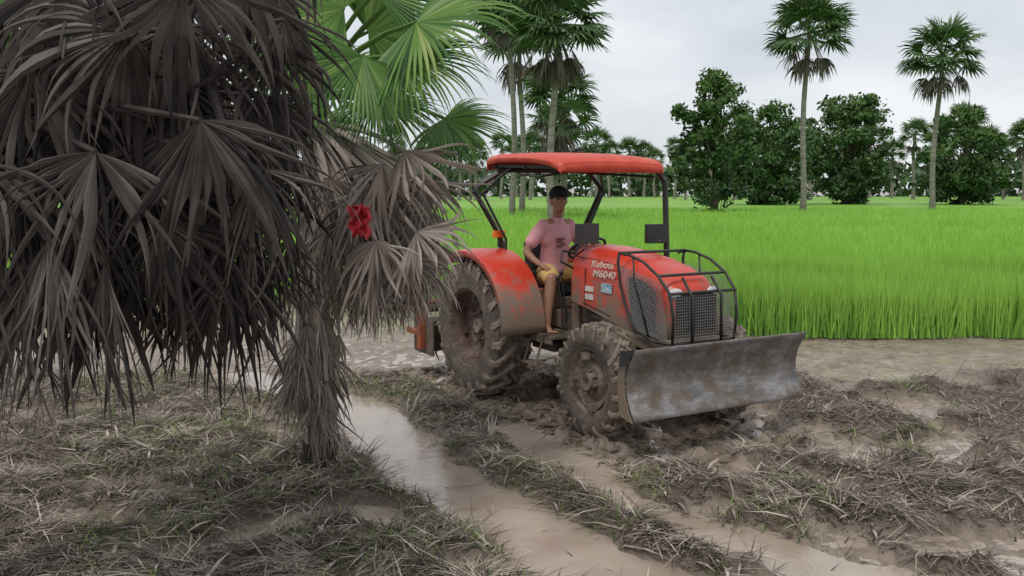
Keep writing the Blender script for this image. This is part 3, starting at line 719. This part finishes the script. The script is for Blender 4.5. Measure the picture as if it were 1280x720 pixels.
# canopy
cn=MB()
vs=[];fs=[]
X=[-.12,-.08,.15,.5,.85,1.15,1.26,1.29]; ZT=[2.43,2.475,2.495,2.49,2.475,2.44,2.41,2.38]; WD=[.60,.63,.64,.64,.64,.64,.63,.60]
lip=.085
for x,zt,w_ in zip(X,ZT,WD):
    for y,dz in((-1,-lip),(-1.0,-.04),(-.92,0),(-.5,.015),(0,.02),(.5,.015),(.92,0),(1.0,-.04),(1,-lip)): vs.append((x,y*w_,zt+dz))
for i in range(len(X)-1):
    for k in range(8): fs.append((i*9+k,(i+1)*9+k,(i+1)*9+k+1,i*9+k+1))
for i in (0,len(X)-1):
    o=len(vs)
    for k in range(9): vs.append((X[i],vs[i*9+k][1],ZT[i]-lip))
    for k in range(8): fs.append((i*9+k,i*9+k+1,o+k+1,o+k))
cn.add(vs,fs)
cno=cn.build("canopy",M_canopy,T,smooth=True,angle=45); sm=cno.modifiers.new('s','SOLIDIFY'); sm.thickness=.02
mb=MB(); mb.add([(-.08,-.6,2.40),(1.25,-.6,2.36),(1.25,.6,2.36),(-.08,.6,2.40)],[(0,1,2,3)])
for y in(-.55,-.2,.2,.55): mb.box((.58,y,2.36),(1.25,.03,.03),Matrix.Rotation(.03,3,'Y'))
for x,z in((0,2.37),(.6,2.35),(1.15,2.33)): mb.box((x,0,z),(.03,1.16,.03))
mb.build("canopy_lining",M_seat,cno)
mb=MB()
for s in(-1,1):
    mb.tube([(.02,s*.50,1.0),(.02,s*.50,1.58),(.0,s*.58,1.75),(-.03,s*.80,2.12),(0.0,s*.74,2.2),(.1,s*.5,2.36)],.032,4)
    mb.tube([(.10,s*.50,1.3),(.10,s*.50,1.62),(.07,s*.76,2.10),(.3,s*.55,2.36)],.016,6)
mb.tube([(.02,-.55,2.34),(.02,.55,2.34)],.03,4)
mb.tube([(.9,-.1,2.3),(1.15,.6,2.26)],.014,6); mb.tube([(.5,-.55,2.28),(.9,-.58,2.26),(1.1,-.4,2.3)],.014,6)
mb.tube([(1.2,.72,.75),(1.2,.74,1.5),(1.18,.72,2.2),(1.16,.6,2.35)],.03,8)
mb.build("canopy_frame",M_black,T,bevel=0)
mb=MB(); mb.box((-.06,-.62,2.22),(.08,.13,.08)); mb.sphere((-.03,-.62,2.22),(.05,.05,.035),1); mb.build("work_lamp",[M_black,M_glass],T,bevel=.006)
# mirrors
for (x,y,z,ws,base) in((1.25,-.27,1.72,.27,(1.1,-.3,1.5)),(1.25,.56,1.70,.22,(1.2,.72,1.62))):
    mb=MB(); R0=Matrix.Rotation(.25 if y<0 else -.2,3,'Z'); mb.box((x,y,z),(.07,ws,.19),R0)
    mb.tube([base,(x+.05,(base[1]+y)/2-.05,(z+base[2])/2-.03),(x+.03,y,z-.08)],.011,6)
    if y<0: mb.tube([(1.02,-.2,1.5),(1.0,-.38,1.55),(1.02,-.42,1.45),(1.06,-.3,1.38)],.012,6)
    mo=mb.build("side_mirror",M_black,T,bevel=.02)
    g2=MB(); g2.box(Vector((x,y,z))+R0@Vector((-.038,0,0)),(.006,ws*.85,.16),R0); g2.build("mirror_glass",M_mirror,mo)
# tiller
mb=MB()
mb.box((-1.15,0,.62),(.32,1.7,.05)); mb.box((-.98,0,.5),(.03,1.7,.26),Matrix.Rotation(.5,3,'Y')); mb.box((-1.42,0,.42),(.03,1.7,.42),Matrix.Rotation(-.35,3,'Y'))
mb.tube([(-1.1,-.85,.78),(-1.1,.85,.78)],.05,8)
for s in(-1,1): mb.box((-1.15,s*.88,.45),(.52,.025,.4)); mb.tube([(-.2,s*.3,.5),(-1.0,s*.42,.5)],.03,6)
mb.tube([(-.25,0,1.0),(-1.05,0,1.05)],.028,8)
tl=mb.build("rotary_tiller",M_iron,T,bevel=.01,label="dark muddy rotary tiller carried behind the rear wheels")
mb=MB(); mb.box((-1.12,-.93,.62),(.1,.07,.62)); mb.box((-1.3,-.95,.5),(.3,.04,.07)); mb.tube([(-1.12,-.93,.84),(-1.06,-.3,.88),(-1.05,.3,.88)],.035,6); mb.box((-1.05,0,.95),(.08,.5,.1)); mb.tube([(-1.05,-.2,.8),(-1.05,0,1.08)],.03,6); mb.tube([(-1.05,.2,.8),(-1.05,0,1.08)],.03,6)
mb.build("tiller_bracket",M_rust,tl,bevel=.008)
mb=MB(); mb.tube([(-1.18,-.84,.3),(-1.18,.84,.3)],.04,8)
for i in range(26):
    y=-.8+i*.064; a=i*1.9; mb.tube([(-1.18,y,.3),(-1.18+.13*math.cos(a),y,.3+.13*math.sin(a)),(-1.18+.2*math.cos(a+.4),y+.04,.3+.2*math.sin(a+.4))],[.014,.012,.006],5)
mb.build("tiller_tines",M_iron,tl)
# =================== PERSON
TM=Matrix.Translation((TR_O.x,TR_O.y,0))@Matrix.Rotation(TH,4,'Z')
org=TM@Vector((.33,-.05,1.2))
def pbuild(mb,name,mats,parent,vox,smoothit=6):
    ob=mb.build(name,mats,None,smooth=True)
    ob.data.transform(Matrix.Translation(-org)@TM)
    if parent is None: ob.location=org
    else: ob.parent=parent
    if vox:
        rm=ob.modifiers.new('r','REMESH'); rm.mode='VOXEL'; rm.voxel_size=vox; rm.use_smooth_shade=True
        s=ob.modifiers.new('s','SMOOTH'); s.iterations=smoothit; s.factor=.5
    return ob
HC=Vector((.43,-.06,2.02)); HR=Matrix.Rotation(-.25,3,'Z')
def H(v): return HC+HR@(Vector(v)*1.06)
b=MB()
b.limb([(.30,-.05,1.24),(.31,-.05,1.38),(.34,-.05,1.54),(.36,-.05,1.70)],[.13,.12,.125,.12])
b.limb([(.36,-.21,1.755),(.37,-.05,1.78),(.36,.12,1.755)],[.06,.085,.06])
b.limb([(.38,-.05,1.80),(.40,-.055,1.88),(.42,-.06,1.95)],[.062,.056,.054])
b.limb([(.36,-.23,1.75),(.33,-.33,1.62),(.32,-.38,1.49)],[.056,.046,.04]); b.limb([(.32,-.38,1.49),(.45,-.37,1.42),(.56,-.35,1.37)],[.04,.035,.026])
b.limb([(.56,-.35,1.37),(.60,-.345,1.355),(.635,-.34,1.345)],[.024,.032,.03])
for i in range(4):
    y=-.375+i*.021; l=(.06,.07,.075,.06)[i]
    b.limb([(.645,y,1.348),(.645+l*.6,y,1.348),(.645+l*.85,y+.003,1.325)],[.0105,.0095,.008],8)
b.limb([(.59,-.315,1.355),(.62,-.29,1.345),(.645,-.28,1.335)],[.013,.011,.009],8)
b.limb([(.36,.14,1.75),(.38,.24,1.62),(.45,.28,1.5)],[.056,.046,.04]); b.limb([(.45,.28,1.5),(.58,.25,1.52),(.70,.20,1.57)],[.04,.035,.026])
b.limb([(.70,.20,1.57),(.735,.185,1.58),(.76,.175,1.585)],[.024,.031,.028])
for i in range(4):
    y=.205-i*.02; b.limb([(.775,y,1.60),(.81,y-.008,1.605),(.825,y-.01,1.58),(.81,y-.01,1.56)],[.0105,.0095,.009,.008],8)
b.limb([(.74,.15,1.57),(.77,.14,1.555),(.80,.145,1.555)],[.013,.011,.009],8)
b.limb([(.32,-.14,1.24),(.52,-.24,1.27),(.72,-.33,1.25)],[.1,.085,.062]); b.limb([(.72,-.33,1.25),(.73,-.36,1.08),(.75,-.39,.92),(.76,-.40,.80)],[.06,.058,.045,.036])
b.limb([(.745,-.40,.775),(.82,-.43,.765),(.90,-.455,.755)],[.035,.032,.024])
for i in range(5): b.limb([(.9+.01*i,-.485+.018*i,.752),(.935+.012*i-.01,-.495+.018*i,.748)],[.012,.010],6)
b.limb([(.32,.05,1.24),(.53,.09,1.28),(.74,.13,1.28)],[.1,.085,.062]); b.limb([(.74,.13,1.28),(.80,.13,1.08),(.88,.13,.9),(.9,.13,.8)],[.06,.058,.045,.036]); b.limb([(.89,.13,.775),(.97,.13,.765),(1.04,.13,.755)],[.035,.032,.026])
def hf(q):
    q=q.copy()
    if q.z<0: k=1+.28*q.z*(1 if q.x>-.3 else 1.2); q.y*=k; q.x*= (1+.05*q.z)
    if q.x<0 and q.z>0: q.x*=1.08
    return q
hb=MB(); hb.sphere((0,0,0),(.092,.08,.115),nu=24,nv=18,fn=hf)
hb.sphere((.03,0,-.08),(.055,.05,.035))
hb.tube([(.088,0,.03),(.103,0,.0),(.112,0,-.022)],[.008,.011,.015],8); hb.sphere((.105,0,-.022),(.014,.017,.011))
for s in(-1,1): hb.sphere((-.005,s*.082,-.005),(.018,.009,.032)); hb.sphere((.082,s*.034,.038),(.012,.024,.007))
hb.sphere((.09,0,-.056),(.012,.025,.006)); hb.sphere((.087,0,-.067),(.012,.022,.007))
o=len(b.v); b.v+=[tuple(H(v)) for v in hb.v]; b.a+=hb.a; b.f+=[tuple(i+o for i in f) for f in hb.f]; b.m+=hb.m
person=pbuild(b,"person",M_skin,None,.0065,3)
person['label']="person in pink t-shirt, yellow shorts and black cap driving tractor"; person['category']="person"
def hpart(fn,name,mat,vox=None):
    m=MB(); fn(m); m.v=[tuple(H(v)) for v in m.v]; return pbuild(m,name,mat,person,vox)
for s in(-1,1):
    hpart(lambda m:m.sphere((.083,s*.033,.018),(.009,.014,.007)),"eye",M_cap)
hpart(lambda m:m.sphere((.094,0,-.0605),(.009,.02,.0025)),"mouth",M_print)
def hair(m):
    m.sphere((-.012,0,.02),(.096,.088,.1),nu=20,nv=14)
    m.v=[(x,y,max(z,(-.05 if x<-.01 else (.01 if x<.04 else .055)))) for x,y,z in m.v]
hpart(hair,"hair",M_cap)
def cap(m):
    m.sphere((-.006,0,.055),(.108,.096,.092),nu=24,nv=16); m.v=[(x,y,max(z,.045)) for x,y,z in m.v]
    vs=[];N_=14
    for k in range(N_+1):
        a=-1.15+2.3*k/N_; c,s_=math.cos(a),math.sin(a); vs+=[(.088*c,.084*s_,.06),(.175*c*(1 if abs(a)<.8 else .95),.09*s_,.046-.01*abs(a)),(.175*c*(1 if abs(a)<.8 else .95),.09*s_,.040-.01*abs(a)),(.088*c,.084*s_,.05)]
    fs=[]
    for k in range(N_):
        o=k*4
        for j in range(4): fs.append((o+j,o+(j+1)%4,o+4+(j+1)%4,o+4+j))
    m.add(vs,fs)
hpart(cap,"cap",M_cap)
s=MB()
s.limb([(.30,-.05,1.22),(.31,-.05,1.34),(.335,-.05,1.50),(.365,-.05,1.66)],[.155,.148,.145,.14])
s.limb([(.36,-.17,1.73),(.37,-.05,1.755),(.36,.07,1.73)],[.08,.095,.08]); s.limb([(.38,-.05,1.79),(.385,-.05,1.835)],[.085,.066])
s.sphere((.33,-.05,1.3),(.15,.18,.13)); s.sphere((.35,-.05,1.63),(.135,.195,.14))
s.limb([(.36,-.20,1.76),(.35,-.27,1.68),(.335,-.325,1.6)],[.075,.075,.072]); s.limb([(.36,.11,1.76),(.37,.18,1.68),(.385,.235,1.6)],[.075,.075,.072])
so=pbuild(s,"shirt",M_shirt,person,.011,5)
pr=MB(); 
base=Vector((.50,-.085,1.60)); R2=Matrix.Rotation(-.25,3,'Z')
pr.box((0,0,.03),(.008,.10,.022)); pr.box((0,-.01,0),(.008,.07,.018)); pr.box((0,.01,-.035),(.008,.09,.03),Matrix.Rotation(.3,3,'X'))
pr.v=[tuple(base+R2@Vector(v)) for v in pr.v]; pbuild(pr,"shirt_print",M_print,so,None)
s=MB()
s.limb([(.29,-.05,1.2),(.30,-.05,1.32)],[.165,.155]); s.limb([(.32,-.14,1.24),(.48,-.22,1.265),(.66,-.305,1.26)],[.118,.112,.098]); s.limb([(.32,.05,1.24),(.48,.085,1.27),(.67,.12,1.28)],[.118,.112,.098])
pbuild(s,"shorts",M_shorts,person,.011,5)
# fallen leaf shard
mb=MB(); q=G(612,560); frond(mb,Vector((0,0,0)),Vector((.1,0,1)),Vector((0,-1,.2)),.27,.2,3,droop=.1,base=.95,var=.02,split=.5)
fo=mb.build("fallen_palm_leaf",M_dead); fo.location=(q.x,q.y,.02); fo['label']="pale dry palm leaf piece standing in mud"; fo['category']="palm leaf"
# =================== LIGHT
wld=bpy.data.worlds.new("World"); scene.world=wld; wld.use_nodes=True; nt=wld.node_tree; N=nt.nodes; L=nt.links
bg=N['Background']; bg.inputs[1].default_value=.1
sk=N.new('ShaderNodeTexSky'); sk.sky_type='NISHITA'; sk.sun_disc=False; sk.sun_elevation=math.radians(58); sk.sun_rotation=math.radians(200)
tc=N.new('ShaderNodeTexCoord'); mp=N.new('ShaderNodeMapping'); mp.inputs['Scale'].default_value=(1,1,2.5); L.new(tc.outputs['Generated'],mp.inputs[0])
n=N.new('ShaderNodeTexNoise'); n.inputs['Scale'].default_value=3.2; n.inputs['Detail'].default_value=6; L.new(mp.outputs[0],n.inputs['Vector'])
r=N.new('ShaderNodeValToRGB'); r.color_ramp.elements[0].position=.35; r.color_ramp.elements[1].position=.65
r.color_ramp.elements[0].color=(.62,.66,.71,1); r.color_ramp.elements[1].color=(.88,.9,.93,1); L.new(n.outputs['Fac'],r.inputs[0])
ml=N.new('ShaderNodeVectorMath'); ml.operation='SCALE'; ml.inputs['Scale'].default_value=10.6; L.new(r.outputs[0],ml.inputs[0])
mx=N.new('ShaderNodeMixRGB'); mx.inputs[0].default_value=.9; L.new(sk.outputs[0],mx.inputs[1]); L.new(ml.outputs[0],mx.inputs[2]); L.new(mx.outputs[0],bg.inputs[0])
sd=bpy.data.lights.new("sun",'SUN'); sd.energy=1.5; sd.angle=math.radians(14); sd.color=(1,.96,.9); so_=bpy.data.objects.new("sun",sd); COL.objects.link(so_)
el=math.radians(58); az=math.radians(200)
dv=Vector((math.sin(az)*math.cos(el),math.cos(az)*math.cos(el),math.sin(el)))
so_.rotation_euler=dv.to_track_quat('Z','Y').to_euler()
